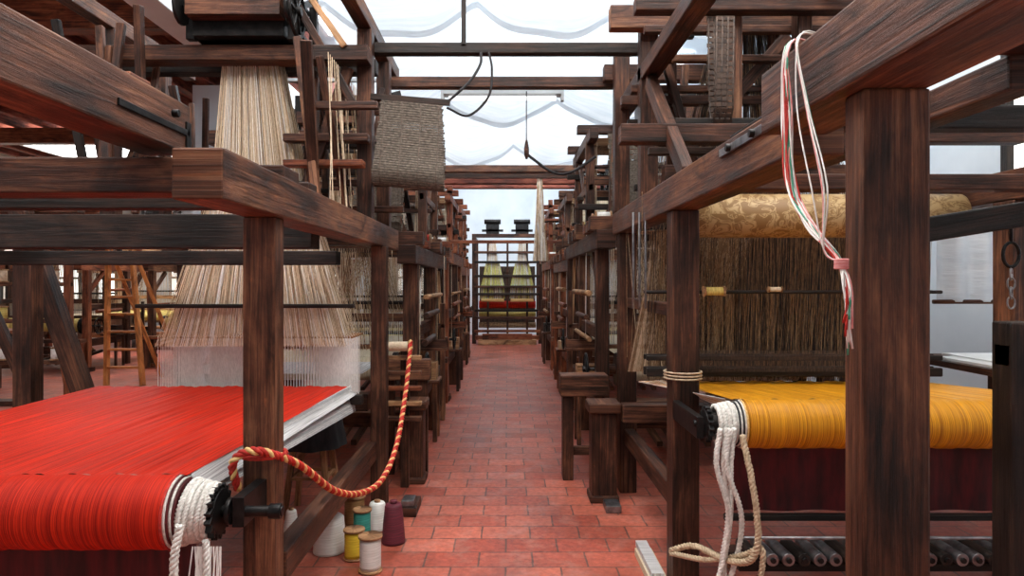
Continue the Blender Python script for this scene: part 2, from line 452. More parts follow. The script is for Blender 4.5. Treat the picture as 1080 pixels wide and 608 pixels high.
    IR.cyl((s * (xi - .08), y0 + .42, zc - .1), (s * (xi + .25), y0 + .42, zc - .1), .016, IRON, 8)
    cx = s * (xi + xo) / 2; hw = (xo - xi) / 2 - .28
    fan(TH, cx - .2, cx + .2, yr + .1, T + .1, cx - hw, cx + hw, yr + .05, 1.0, 200, har, .0024, .25, 4)
    for k in range(4):
        yy = yr - .12 + k * .09
        bx(xi + .26, xo - .26, yy, yy + .015, 1.28, 1.31, W_BLACK); bx(xi + .26, xo - .26, yy, yy + .015, .98, 1.0, W_BLACK)
    for k in range(100):
        x = s * (xi + .28 + (xo - xi - .56) * k / 99); yy = yr - .12 + (k % 4) * .09
        TH.strand((x, yy, .55), (x, yy, 1.3), .0025, ch(har))
    if head: jacquard(IR, cx, yr + .05, T + .18, .62, .5, .4)
    yk = yr - .62; xk = s * (xi + .42)
    pth = [(xk, yk, T + .05), (xk, yk - .02, T - .3), (xk, yk - .04, H + .25), (xk, yk - .12, H + .13), (xk, yk - .2, H + .25), (xk, yk - .2, T - .2)]
    cards(TH, pth, .42, (1, 0, 0), ch((CARD, CARDG, C_CREAM)), .05)
    bx(xi + .0, xo, y0 - .02, y0 + .16, .5, .56, wd2)
    for a in (xi + .0, xo - .12): bx(a, a + .12, y0 + .0, y0 + .12, 0, .5, wd)
    for k in range(5):
        x = xi + .6 + k * .14; F.beam((s * x, y0 + .5, .1), (s * x, y0 + 1.6, .22), .05, .05, wd2)
    for k in range(14):
        x = s * (xi - .02 + R() * .3); yy = y0 + .2 + R() * (L - .5); TH.strand((x, yy, H + .1), (x, yy + R() * .1, .6 + R() * .8), .004, ch((T_WHITE, T_CREAM, ROPET)))
    for k in range(6):
        yy = y0 + .25 + R() * (L - .6); bobbin(TH, (s * (xi + .02), yy, H + .14), (s * (xi + .16), yy, H + .14), .035, ch((T_WHITE, C_OLIVE, ROPER, T_BROWN)))
    for k in range(3):
        zz = .95 + k * .2 + R() * .08; ya = y0 + .3 + R() * .4; F.cyl((s * (xi - .03), ya, zz), (s * (xi - .03), ya + .7 + R() * .8, zz), .018 + R() * .015, ch((W_PALE, wd, W_RED)), 10)
    yy = y0 + .75 + R() * .3
    bx(xi - .1, xi + .2, yy, yy + .32, .55, .58, wd2)
    bx(xi - .08, xi - .04, yy + .02, yy + .06, 0, .55, wd2); bx(xi - .08, xi - .04, yy + .26, yy + .30, 0, .55, wd2)
    bx(xi - .07, xi + .12, yy + .05, yy + .25, .581, .68 + R() * .08, ch((CRATE, W_PALE, W_BLACK, W_RED)), TH)
    yy = y0 + min(2.0, L * .7)
    bx(xi - .06, xi - .01, yy, yy + .05, 0, 1.0 + R() * .5, wd2); bx(xi - .06, xi + .1, yy, yy + .05, 1.0, 1.05, wd)
    F.beam((s * (xi - .03), yy + .3, .0), (s * (xi + .04), yy + .32, 1.5 + R() * .3), .03, .05, ch((W_PALE, W_RED, wd)))
    for k in range(3):
        yy = y0 + L - .7 + k * .12; IR.cyl((s * (xi + .16), yy, .25), (s * (xi + .16), yy, .4), .045, STEEL, 12); TH.strand((s * (xi + .16), yy, .4), (s * (xi + .16), yy, .8), .004, ROPET)
    g.add(F, "frame", .006); g.add(TH, "threads_and_cloth"); g.add(IR, "ironwork", .003)
    random.setstate(st)
    return g

# ------------------------------------------------------------------ room
XR, XL, YB = 3.45, -10.5, 19.5
m = M(); m.box(XL, XR, -2, YB, -.1, 0, FLOOR); m.build("floor", None, (0, 8, 0))
m = M(); m.box(XR, XR + .15, -2, YB, 0, 5, PLASTER); m.build("wall_right", None, (XR, 8, 0))
m = M(); m.box(XL - .15, XL, -2, YB, 0, 5, PLASTER_L); m.build("wall_left", None, (XL, 8, 0))
m = M(); m.box(XL - .15, XR + .15, YB, YB + .15, 0, 5, PLASTER); m.build("wall_back", None, (0, YB, 0))
m = M(); m.box(-2.7, XR + .15, -2, YB, 5.0, 5.15, PLASTER); m.box(XL - .15, -2.7, -2, YB, 4.3, 5.15, PLANK); m.build("ceiling", None, (0, 8, 4.7))
m = M(); m.box(-4.15, -3.6, 9.0, 9.4, 0, 4.1, PLASTER); m.build("wall_pier", None, (-3.9, 9.2, 0))
m = M()
for k in range(16):
    x = -3.0 - k * .48; m.box(x - .06, x + .06, -1.5, YB, 4.12, 4.295, PLANK)
m.build("roof_rafters", None, (-6, 8, 4.2), .008)
m = M()
for y in (6.3, 11.5, 16): m.box(XL, -2.75, y, y + .2, 3.85, 4.11, W_RED)
m.build("roof_purlins", None, (-6, 11, 3.9), .01)
m = M(); m.box(-3.0, -2.72, -1, YB, 3.7, 3.98, PLASTER_W); m.build("white_roof_girder", None, (-2.86, 9, 3.8), .01)
for i, (y, mt) in enumerate(((10.0, W_MID), (11.6, PLANK), (12.6, PLANK))):
    m = M(); m.box(-2.7, XR, y, y + .18, 3.12 + i * .06, 3.22 + i * .06, mt); m.build("tie_beam", None, (0, y, 3.1), .01)
def skylight(x0, x1, y0, y1, z, mt):
    g = G("skylight", ((x0 + x1) / 2, (y0 + y1) / 2, z))
    a = M(); a.box(x0, x1, y0, y1, z - .03, z - .01, mt); g.add(a, "pane")
    f = M()
    for x in (x0, (x0 + x1) / 2, x1): f.box(x - .03, x + .03, y0, y1, z - .08, z - .032, PLASTER_W)
    k = int((y1 - y0) / 1.0)
    for i in range(k + 1):
        y = y0 + (y1 - y0) * i / k; f.box(x0, x1, y - .025, y + .025, z - .08, z - .032, PLASTER_W)
    g.add(f, "glazing_bars")
skylight(-2.2, 2.2, 0, 4.2, 5.0, SKYFILL); skylight(-2.5, 2.8, 5.2, 9.5, 5.0, SKYGLASS2); skylight(-2.5, 2.8, 10.3, 14.5, 5.0, SKYGLASS2); skylight(-2.4, 2.6, 15.1, 18.8, 5.0, SKYGLASS3)  # first pane is out of view, added to light the near looms
skylight(-7.5, -4.5, 0, 3.5, 4.12, SKYGLASS2); skylight(-9, -4.5, 11.8, 15.6, 4.12, SKYFILL)  # left-bay panes added as light sources for that side
for i, (a, b, za, zb, sc) in enumerate(((4.7, 6.6, 4.7, 4.22, .30), (6.8, 9.1, 4.62, 3.98, .34), (9.3, 11.9, 4.6, 3.92, .36), (12.1, 14.8, 4.5, 3.95, .3))):
    m = M()
    def zf(x, t, i=i, za=za, zb=zb, sc=sc):
        ph = ((x + .3 + i * .55) % 1.5) / .75 - 1
        return za + (zb - za) * t - sc * (1 - ph * ph) * (.35 + .65 * t) - .10 * math.sin(math.pi * t) + .02 * math.sin(x * 9 + t * 5)
    m.grid(lambda u, v: (-1.9 + 3.9 * u, a + (b - a) * v, zf(-1.9 + 3.9 * u, v)), 70, 20, DRAPE, (3.9, 3))
    m.grid(lambda u, v: (-1.9 + 3.9 * u, b + .02 * v, zf(-1.9 + 3.9 * u, 1) - .06 * v), 70, 1, DRAPE, (3.9, .1))
    m.build("ceiling_drape", None, (0, (a + b) / 2, 4.2))
g = G("fluorescent_lamp", (-.05, 7, 3.42)); a = M()
a.box(-.65, .55, 6.94, 7.08, 3.42, 3.49, LAMPG); a.cyl((-.6, 7.01, 3.39), (.5, 7.01, 3.39), .022, TUBE, 10)
a.box(-.68, -.65, 6.97, 7.05, 3.36, 3.49, LAMPG); a.box(.55, .58, 6.97, 7.05, 3.36, 3.49, LAMPG)
a.strand((-.5, 7.01, 3.49), (-.5, 7.01, 3.56), .008, IRON); a.strand((.4, 7.01, 3.49), (.4, 7.01, 3.56), .008, IRON); g.add(a, "housing")
m = M(); m.box(-2.7, XR, 6.98, 7.04, 3.56, 3.59, LAMPG); m.build("lamp_rail", None, (0, 7, 3.56))
def window(name, x, y0, y1, z0, z1, s):
    g = G(name, (x, (y0 + y1) / 2, z0)); a = M(); f = M()
    xx = sorted((x, x - s * .02)); a.box(xx[0], xx[1], y0, y1, z0, z1, WINGLASS); g.add(a, "pane")
    xf = sorted((x - s * .021, x - s * .07))
    for k in range(4):
        y = y0 + (y1 - y0) * k / 3; f.box(xf[0], xf[1], y - .03, y + .03, z0 - .03, z1 + .03, W_BLACK)
    for k in range(4):
        z = z0 + (z1 - z0) * k / 3; f.box(xf[0], xf[1], y0, y1, z - .025, z + .025, W_BLACK)
    g.add(f, "frame")
window("window_1", XR, 3.75, 4.65, 2.2, 3.2, 1)
for i, y in enumerate((10, 12.6, 15.2, 17.4)): window("window_%d" % (i + 2), XL, y, y + 1.5, 1.0, 2.8, -1)
def window_b(name, x0, x1, z0, z1):
    g = G(name, ((x0 + x1) / 2, YB, z0)); a = M(); f = M()
    a.box(x0, x1, YB - .02, YB, z0, z1, WINGLASS); g.add(a, "pane")
    for k in range(4):
        x = x0 + (x1 - x0) * k / 3; f.box(x - .03, x + .03, YB - .07, YB - .021, z0, z1, W_RED)
    for k in range(4):
        z = z0 + (z1 - z0) * k / 3; f.box(x0, x1, YB - .07, YB - .021, z - .03, z + .03, W_RED)
    g.add(f, "frame")
window_b("window_6", -9.6, -7.6, 1.0, 2.9); window_b("window_7", -6.6, -4.6, 1.0, 2.9); window_b("window_8", -3.6, -2.2, 1.0, 2.9)

# ------------------------------------------------------------------ LEFT NEAR LOOM
g = G("jacquard_loom", (-1.9, 3.9, 0)); F = M(); TH = M(); IR = M()
F.box(-.97, -.82, 1.97, 5.15, 1.74, 1.89, W_MID)
F.box(-3.12, -2.98, 1.97, 5.0, 1.74, 1.89, W_DARK)
F.box(-3.2, -.975, 2.02, 2.16, 1.765, 1.872, W_DARK)
F.box(-2.98, -.975, 2.78, 2.86, 1.80, 1.87, W_BLACK)
F.box(-2.98, -.975, 3.4, 3.55, 1.67, 1.84, W_BLACK)
F.box(-2.98, -.975, 3.9, 4.0, 1.60, 1.68, W_BLACK)
F.box(-.97, -.85, 2.5, 2.6, 0, 1.74, W_MID)
F.box(-3.12, -2.98, 2.5, 2.65, 0, 1.74, W_DARK)
F.box(-.90, -.80, 4.5, 4.6, 0, 1.74, W_DARK); F.box(-3.12, -3.0, 4.3, 4.42, 0, 1.74, W_DARK)
F.box(-1.15, -1.0, .45, 2.155, 1.90, 2.055, W_MID)
F.box(-1.17, -.99, .5, .64, 0, 1.9, W_DARK)
for x, y, w, d, h in ((-.985, 2.25, .12, .3, .05), (-.93, 2.62, .14, .2, .06), (-.95, 3.0, .16, .12, .05)): F.box(x - w / 2, x + w / 2, y, y + d, 1.892, 1.892 + h, W_DARK)
F.box(-1.25, -1.12, 2.03, 2.15, 2.056, 2.13, W_RED)
IR.box(-1.003, -.994, 1.75, 2.14, 1.955, 1.975, IRON); IR.box(-1.003, -.994, 2.12, 2.15, 1.88, 2.0, IRON)
IR.cyl((-.97, 2.02, 2.0), (-.99, 2.02, 2.0), .012, IRON, 8)
F.box(-.94, -.86, 2.66, 4.5, .33, .45, W_DARK); F.box(-3.1, -3.02, 2.66, 4.3, .33, .45, W_DARK)
F.box(-2.98, -.97, 4.75, 4.87, .6, .72, W_DARK)
for x in (-.96, -2.6):
    F.box(x, x + .095, 4.35, 4.45, 1.89, 3.12, W_DARK); F.box(x, x + .095, 5.0, 5.1, 1.89, 3.12, W_DARK)
    F.box(x, x + .09, 3.6, 5.5, 3.122, 3.22, W_MID)
    F.box(x + .02, x + .08, 4.45, 5.0, 2.4, 2.48, W_DARK)
    F.beam((x + .05, 4.42, 2.0), (x + .05, 5.0, 2.9), .04, .07, W_DARK)
F.box(-1.30, -1.22, 4.36, 4.44, 1.89, 2.86, W_DARK)
F.box(-2.75, -.86, 4.2, 4.345, 2.87, 2.965, W_DARK); F.box(-2.7, -.86, 4.46, 4.56, 2.87, 2.965, W_BLACK)
F.box(-1.4, -.87, 4.25, 4.34, 2.38, 2.43, W_DARK); F.box(-2.5, -.87, 5.1, 5.2, 2.3, 2.4, W_DARK)
F.box(-1.35, -.87, 4.1, 4.2, 2.2, 2.24, W_RED)
F.beam((-1.3, 4.3, 2.0), (-1.0, 4.3, 2.85), .05, .07, W_DARK); F.beam((-2.5, 4.3, 2.86), (-2.1, 4.3, 2.0), .05, .06, W_DARK)
F.beam((-1.16, 4.1, 2.1), (-1.12, 3.8, 2.85), .06, .07, W_DARK)
F.beam((-1.35, 4.25, 3.3), (-.95, 4.25, 2.6), .04, .05, W_DARK); F.beam((-1.28, 4.2, 3.35), (-1.0, 4.2, 2.95), .03, .04, W_PALE)
for k in range(18):
    x = random.choice((-2.6 + random.random() * .4, -1.3 + random.random() * .3)); y = 4.0 + random.random() * 1.3
    F.beam((x, y, 1.9 + random.random() * .3), (x + random.uniform(-.2, .1), y + random.uniform(-.3, .3), 2.7 + random.random() * .5), .025 + random.random() * .03, .03 + random.random() * .03, random.choice((W_DARK, W_BLACK, W_DARK, W_MID)))
for k in range(7):
    x = -1.35 + random.random() * .2; z = 2.0 + k * .13; y = 3.9 + random.random() * 1.2
    F.box(x, -.84 + random.random() * .1, y, y + .05, z, z + .045, random.choice((W_DARK, W_MID, W_BLACK)))
for k in range(24):
    y = 4.0 + k * .045; TH.strand((-1.05, y, 2.85), (-.98 - random.random() * .1, y, 1.9), .003, random.choice((T_CREAM, ROPET, T_BROWN)))
jacquard(IR, -1.62, 4.4, 2.98, .62, .45, .42)
IR.box(-1.9, -1.35, 4.12, 4.3, 2.99, 3.3, IRON)
wheel(IR, (-1.28, 4.15, 3.15), .15, .014, IRON)
TM = [T_CREAM, T_CREAM, T_CREAM, T_WHITE, T_BROWN, ROPET]
for k in range(1100):
    t = (k + random.random() * .9) / 1100; ly = (k % 8) / 7 - .5; q = min(1, max(0, t + random.uniform(-.04, .04))); mt = random.choice(TM)
    p = (-1.86 + .55 * q, 4.42 + ly * .25, 2.12)
    TH.strand((-1.80 + .34 * q, 4.4 + ly * .15, 2.95), p, .0017, mt); TH.strand(p, (-2.18 + 1.18 * t, 4.45 + ly * .45, 1.10), .0017, mt)
F.box(-2.0, -1.2, 4.24, 4.27, 2.10, 2.13, W_BLACK); F.box(-2.0, -1.2, 4.58, 4.61, 2.10, 2.13, W_BLACK)
for k in range(460):
    x = -2.2 + 1.22 * k / 459; yy = 4.3 + (k % 7) * .05
    TH.strand((x, yy, 1.16), (x, yy, .76), .0022, T_WHITE)
for k in range(220):
    x = -2.15 + 1.1 * k / 219; TH.strand((x, 4.75 + (k % 3) * .1, 1.72), (x + random.uniform(-.15, .15), 4.8, 1.02), .0018, random.choice((T_BROWN, T_CREAM)))
for k in range(6):
    yy = 4.3 + k * .06; F.box(-2.25, -.97, yy, yy + .012, 1.145, 1.16, W_PALE)
F.box(-2.3, -.95, 4.21, 4.26, 1.34, 1.365, W_BLACK); F.box(-2.3, -.9, 4.22, 4.28, .74, .8, W_BLACK)
nrm = lambda u: .003 * math.sin(u * 61) + .002 * math.sin(u * 173)
TH.grid(lambda u, v: (-2.55 + 1.47 * u + .09 * u * v, 2.3 + 1.95 * v, .852 + nrm(u)), 200, 8, C_RED, (1.5, 2))
TH.grid(lambda u, v: (-2.55 + 1.44 * u, 2.3 - .123 * math.sin(v * math.pi), .729 + .123 * math.cos(v * math.pi) + nrm(u) * .5), 200, 20, C_RED, (1.5, .4))
TH.cyl((-2.6, 2.3, .729), (-1.1, 2.3, .729), .115, C_RED, 32)
TH.grid(lambda u, v: (-1.075 + .005 * v + (.03 + .10 * v) * u, 2.32 + 1.95 * v, .848 - .07 * u * (1 - .3 * v)), 12, 10, C_GREY, (.12, 2))
for k in range(46):
    t = k / 45; TH.strand((-1.09 + .04 * t, 2.32 + .02 * t, .845 - .09 * t), (-.985 + .03 * t, 4.3, .85 - .16 * t), .0017, random.choice((T_WHITE, C_GREY, C_GREY)))
for k, mt in enumerate((ROPER, ROPEW, C_MAROON, ROPEW, C_MAROON)):
    TH.cyl((-1.112 + k * .008, 2.3, .729), (-1.104 + k * .008, 2.3, .729), .126 - k * .004, mt, 28)
for k in range(5):
    x = -1.062 + k * .018; R_ = .1 - k * .004
    pts = [(x + .01 * math.sin(a), 2.3 + R_ * math.cos(a), .729 + R_ * math.sin(a)) for a in [2 * math.pi * i / 26 for i in range(27)]]
    twisted(TH, pts, .0115, [ROPEW, ROPEW, ROPEW], .035, 2)
F.cyl((-2.75, 2.3, .729), (-.985, 2.3, .729), .06, W_BLACK, 16)
IR.cyl((-.985, 2.3, .729), (-.755, 2.3, .729), .018, IRON, 10)
IR.cyl((-.985, 2.3, .729), (-.96, 2.3, .729), .075, IRON, 20)
for k in range(18):
    a = 2 * math.pi * k / 18; IR.beam((-.973, 2.3 + .07 * math.cos(a), .729 + .07 * math.sin(a)), (-.973, 2.3 + .09 * math.cos(a + .2), .729 + .09 * math.sin(a + .2)), .022, .014, IRON)
IR.cyl((-.94, 2.3, .729), (-.925, 2.3, .729), .045, IRON, 16); IR.cyl((-.8, 2.3, .729), (-.76, 2.3, .729), .026, IRON, 12)
IR.box(-.92, -.88, 2.28, 2.5, .68, .78, IRON)
twisted(TH, [(-1.05, 2.19, .72), (-1.06, 2.17, .6), (-1.05, 2.18, .45), (-1.02, 2.2, .3), (-1.0, 2.22, .12)], .014, [ROPEW] * 3, .05)
twisted(TH, [(-.98, 2.22, .66), (-.97, 2.2, .55), (-.985, 2.2, .4), (-.96, 2.2, .2)], .012, [ROPEW] * 3, .05)
for k in range(26):
    x = -1.03 + random.random() * .1; TH.strand((x, 2.22, .64), (x + random.uniform(-.03, .03), 2.2, .3 + random.random() * .1), .0025, T_WHITE)
TH.grid(lambda u, v: (-2.6 + 1.5 * u, 2.42 + .03 * math.sin(u * 25), .62 * (1 - v) + .0), 60, 6, C_MAROON, (1.5, .6))
TH.grid(lambda u, v: (-2.3 + 1.3 * u, 4.7 + .7 * v, .87), 10, 4, C_GREY, (1.3, 1))
g.add(F, "frame", .007); g.add(TH, "threads_and_cloth"); g.add(IR, "ironwork", .002)

g = G("punch_card_chain", (-.6, 4.3, 2.1)); a = M()
cards(a, catmull([(-.6, 4.27, 2.62), (-.6, 4.24, 2.45), (-.605, 4.20, 2.28), (-.61, 4.17, 2.16), (-.61, 4.22, 2.085), (-.61, 4.28, 2.14), (-.6, 4.30, 2.4), (-.6, 4.29, 2.62)], 8), .385, (1, 0, -.10), CARDG, .016, .004, .008, .06)
a.beam((-.855, 4.28, 2.665), (-.36, 4.28, 2.625), .03, .035, W_BLACK)
a.tube(catmull([(-.8, 4.30, 2.67), (-.5, 4.36, 2.6), (-.28, 4.38, 2.75), (-.18, 4.42, 2.9), (-.17, 4.44, 2.995)], 8), .009, C_BLACK, 8)
a.tube(catmull([(-.38, 4.30, 2.6), (-.25, 4.38, 2.57), (-.12, 4.40, 2.7), (-.1, 4.42, 2.88), (-.12, 4.44, 2.995)], 8), .008, C_BLACK, 8)
g.add(a, "cards")
m = M(); m.box(-.96, .93, 4.46, 4.54, 3.0, 3.07, W_BLACK)
m.box(-.3, -.27, 4.45, 4.48, 3.05, 3.4, W_BLACK); m.build("aisle_cross_bar", None, (0, 4.5, 3.0), .005)
m = M(); m.box(-.9, .88, 5.2, 5.29, 2.99, 3.07, W_DARK); m.build("aisle_cross_bar", None, (0, 5.2, 3.0), .005)

# ------------------------------------------------------------------ RIGHT NEAR LOOM
g = G("jacquard_loom", (1.7, 3.0, 0)); F = M(); TH = M(); IR = M()
F.box(.73, .87, 1.40, 1.48, 0, 1.90, W_MID)
F.box(.69, .87, .45, 1.86, 1.90, 2.065, W_MID)
F.box(2.45, 2.6, 1.4, 1.55, 0, 1.9, W_DARK); F.box(2.45, 2.6, .5, 5.2, 1.9, 2.05, W_DARK)
F.box(.785, .93, 1.88, 5.1, 1.85, 2.01, W_MID)
F.box(.80, .93, 3.3, 3.43, 0, 1.85, W_DARK)
F.box(2.45, 2.6, 3.3, 3.45, 0, 1.9, W_DARK); F.box(2.45, 2.6, 4.9, 5.05, 0, 1.9, W_DARK)
F.box(.80, .92, 4.85, 4.98, 0, 1.85, W_DARK)
F.box(1.63, 1.73, 2.2, 2.3, 0, 1.37, W_BLACK); F.box(1.55, 1.81, 2.16, 2.34, .001, .07, W_BLACK); F.box(1.63, 2.45, 2.21, 2.29, 1.22, 1.3, W_BLACK)
IR.tube([(1.83 + .03 * math.cos(b), 2.48, 1.60 + .045 * math.sin(b)) for b in [2 * math.pi * i / 16 for i in range(17)]], .007, IRON, 6); IR.cyl((1.83, 2.48, 1.645), (1.83, 2.48, 1.73), .007, IRON, 6)
for k in range(4): IR.tube([(1.83 + .014 * math.cos(b), 2.48 + (.0 if k % 2 else .014 * math.cos(b)), 1.53 - k * .035 + .022 * math.sin(b)) for b in [2 * math.pi * i / 12 for i in range(13)]], .004, STEEL, 5)
IR.box(.775, .784, 1.9, 2.5, 1.955, 1.985, STEEL); IR.box(.79, .88, 1.90, 2.42, 2.011, 2.019, IRON)
for y in (1.95, 2.15, 2.38): IR.cyl((.76, y, 1.97), (.79, y, 1.97), .014, IRON, 8)
F.box(.935, 2.44, 2.95, 3.05, 1.90, 1.97, W_DARK); F.box(.6, 2.75, 3.6, 3.7, 2.24, 2.34, W_DARK)
F.box(.875, 2.45, 1.60, 1.72, 2.07, 2.17, W_DARK)
F.beam((1.45, 2.5, 1.68), (2.45, 2.5, 1.84), .1, .09, W_BLACK)
F.box(.83, .9, 3.46, 4.85, .35, .46, W_DARK); F.box(.85, .91, 3.46, 4.85, 1.32, 1.39, W_DARK)
F.box(1.25, 1.34, 1.7, 2.9, 1.98, 2.07, W_DARK)
gz = .90
TH.grid(lambda u, v: (.955 + 1.5 * u - .0 * v, 2.9 + 1.15 * v, gz + .102 - .09 * v + nrm(u)), 200, 6, C_GOLD, (1.5, 1.2))
TH.grid(lambda u, v: (1.0 + 1.42 * u, 2.9 - (.103 + .02 * u) * math.sin(v * math.pi), gz + (.103) * math.cos(v * math.pi) + nrm(u) * .5), 200, 20, C_GOLD, (1.5, .4))
TH.cyl((.99, 2.9, gz), (2.43, 2.9, gz), .097, C_GOLD, 32)
for k, mt in enumerate((ROPEY, ROPEW, C_BLACK, ROPEW, C_BLACK, ROPEW)):
    TH.cyl((.985 - k * .007, 2.9, gz), (.992 - k * .007, 2.9, gz), .104 - k * .003, mt, 28)
for k in range(4):
    x = .94 - k * .018; R_ = .085 - k * .004
    twisted(TH, [(x, 2.9 + R_ * math.cos(q), gz + R_ * math.sin(q)) for q in [2 * math.pi * i / 26 for i in range(27)]], .011, [ROPEW] * 3, .035, 2)
F.cyl((.85, 2.9, gz), (2.45, 2.9, gz), .045, W_BLACK, 14)
IR.cyl((.835, 2.9, gz), (.86, 2.9, gz), .06, IRON, 18)
for k in range(16):
    a = 2 * math.pi * k / 16; IR.beam((.848, 2.9 + .055 * math.cos(a), gz + .055 * math.sin(a)), (.848, 2.9 + .075 * math.cos(a + .2), gz + .075 * math.sin(a + .2)), .02, .014, IRON)
IR.cyl((.79, 2.9, gz), (2.47, 2.9, gz), .015, IRON, 10)
IR.box(.80, .83, 2.88, 3.3, gz - .06, gz + .03, IRON)
for k in range(60):
    t = k / 59; TH.strand((.95 + .03 * t, 2.98, .99 - .06 * t), (.78 + .14 * t, 4.05, .91 + .01 * t), .0022, random.choice((T_WHITE, C_GOLD)))
TH.grid(lambda u, v: (1.0 + 1.42 * u, 3.02 + .01 * math.sin(u * 30), .86 - .37 * v), 60, 6, C_MAROON, (1.4, .5))
F.box(.95, 2.44, 2.98, 3.01, .455, .485, W_BLACK)
F.box(.95, 2.44, 2.94, 3.04, .26, .335, W_DARK)
for k in range(22):
    x = 1.01 + k * .064; IR.cyl((x, 2.76, .375), (x, 2.95, .375), .026, STEEL if k % 3 else W_BLACK, 14); IR.cyl((x, 2.75, .375), (x, 2.76, .375), .012, IRON, 8)
IR.cyl((.95, 2.80, .45), (2.44, 2.80, .45), .008, STEEL, 8); F.box(.95, 2.44, 2.80, 2.92, .31, .345, W_BLACK)
F.cyl((.95, 2.75, .27), (2.44, 2.75, .27), .025, W_RED, 12)
for x0, y0_, d in ((.9, 2.80, 0), (.87, 2.79, .03), (.93, 2.80, -.02), (.91, 2.79, .04)):
    twisted(TH, [(x0, y0_, gz), (x0 - .02, y0_ - .02, .75), (x0 + d, y0_ - .02, .55), (x0 - .02 + d, y0_, .35), (x0 - .04, y0_, .2)], .012, [ROPEW] * 3, .045)
twisted(TH, [(.95, 2.76, .88), (.97, 2.7, .7), (.985, 2.68, .5), (.96, 2.7, .40), (.90, 2.8, .36), (.82, 3.0, .34), (.74, 3.1, .28)], .014, [ROPET] * 3, .05)
twisted(TH, [(.74, 3.1, .27), (.85, 2.9, .32), (.95, 2.75, .40), (1.0, 2.68, .45), (.99, 2.68, .3), (.97, 2.7, .12)], .012, [ROPET] * 3, .05)
for k in range(3):
    TH.tube([(.865 + .09 * math.cos(b), 3.365 + .09 * math.sin(b), 1.03 + k * .015) for b in [2 * math.pi * i / 20 for i in range(21)]], .005, ROPET, 6)
TH.roll((.985, 3.7, 1.86), (2.44, 3.7, 1.86), .118, C_DAMASK)
F.cyl((.93, 3.7, 1.86), (2.45, 3.7, 1.86), .03, W_BLACK, 12)
for k in range(700):
    x = .84 + 1.56 * k / 699; TH.strand((x, 3.85 + (k % 4) * .07, 1.80), (x + random.uniform(-.06, .06), 3.95 + (k % 4) * .06, .93), .0017, random.choice((T_BROWN, T_BROWN, T_DARK, T_BROWN, T_DARK)))
for k in range(160):
    x = .74 + .5 * k / 159; TH.strand((x * 1.2, 4.1, 1.8), (x, 4.2, .95), .0016, random.choice((T_CREAM, T_BROWN)))
for z, hh in ((1.435, .02), (1.06, .03), (.97, .05)):
    for y in (3.82, 3.9): F.box(.78, 2.44, y, y + .02, z, z + hh, W_BLACK)
TH.grid(lambda u, v: (.95 + 1.45 * u, 4.35, 1.78 - .85 * v), 4, 4, C_BLACK, (1.5, .8))  # black sheet added as dark background behind the threads
for k in range(200):
    x = .95 + 1.4 * k / 199; TH.strand((x, 3.81, 1.0), (x, 3.81, 1.12), .002, T_DARK)
bobbin(TH, (1.09, 3.8, 1.45), (1.21, 3.8, 1.45), .024, C_OLIVE)
bobbin(TH, (1.45, 3.8, 1.46), (1.53, 3.8, 1.46), .014, T_CREAM)
for k in range(10):
    x = .7 + random.random() * .3; TH.strand((x, 3.6 + random.random() * 1.2, 2.0), (x, 3.7 + random.random(), 1.0), .002, random.choice((ROPET, T_BROWN)))
for k in range(3): IR.cyl((.72 + k * .035, 3.9, 1.35), (.72 + k * .035, 3.9, 1.9), .007, STEEL, 8)
for x, y, z1 in ((.82, 4.2, 3.45), (.78, 4.95, 3.2), (2.3, 4.2, 3.3), (2.3, 4.95, 3.3)): F.box(x, x + .11, y, y + .1, 2.01 if x < 2 else 2.05, z1, W_DARK)
F.box(.62, 2.6, 4.1, 4.19, 3.03, 3.17, W_MID); F.box(.72, 2.6, 5.06, 5.16, 3.0, 3.12, W_DARK)
F.box(1.22, 1.31, 3.8, 3.9, 2.35, 3.4, W_MID); F.box(1.62, 1.7, 3.8, 3.9, 2.35, 3.4, W_DARK)
F.box(.7, 2.6, 3.705, 3.8, 2.98, 3.06, W_DARK); F.box(.72, 2.5, 4.3, 4.36, 2.62, 2.68, W_DARK)
F.box(.82, .93, 3.0, 5.3, 2.75, 2.84, W_DARK); F.beam((.87, 3.3, 2.02), (.87, 4.15, 2.72), .06, .09, W_DARK)
F.beam((1.1, 4.15, 2.3), (1.7, 4.15, 3.0), .05, .07, W_DARK); F.beam((.95, 4.25, 3.0), (1.2, 4.25, 2.1), .05, .06, W_DARK)
for k in range(18):
    x = .9 + random.random() * 1.55; y = 3.7 + random.random() * 1.4
    F.beam((x, y, 2.05 + random.random() * .3), (x + random.uniform(-.1, .25), y + random.uniform(-.3, .3), 2.8 + random.random() * .5), .025 + random.random() * .03, .03 + random.random() * .03, random.choice((W_DARK, W_BLACK, W_DARK, W_MID)))
for k in range(8):
    y = 3.3 + random.random() * 1.8; z = 2.1 + k * .12; F.box(.78 + random.random() * .2, 1.3 + random.random(), y, y + .05, z, z + .045, random.choice((W_DARK, W_MID, W_BLACK)))
F.box(1.7, 1.8, 3.55, 3.7, 3.07, 3.2, W_PALE)
jacquard(IR, 1.55, 4.45, 3.17, .6, .45, .42)
fan(TH, 1.35, 1.78, 4.4, 3.15, 1.0, 2.3, 4.4, 1.85, 420, [T_DARK, T_BROWN, T_DARK], .0022, .3, 5)
cards(TH, [(1.15, 3.75, 2.95), (1.15, 3.74, 2.6), (1.15, 3.72, 2.4), (1.15, 3.66, 2.36), (1.15, 3.62, 2.42), (1.15, 3.6, 2.9)], .1, (1, 0, 0), T_DARK, .03)
F.box(.935, 2.44, 4.05, 4.15, 2.1, 2.2, W_DARK); F.box(.94, 2.4, 2.3, 2.38, 2.02, 2.1, W_BLACK)
F.box(.78, 2.5, 4.6, 4.72, .55, .67, W_DARK)
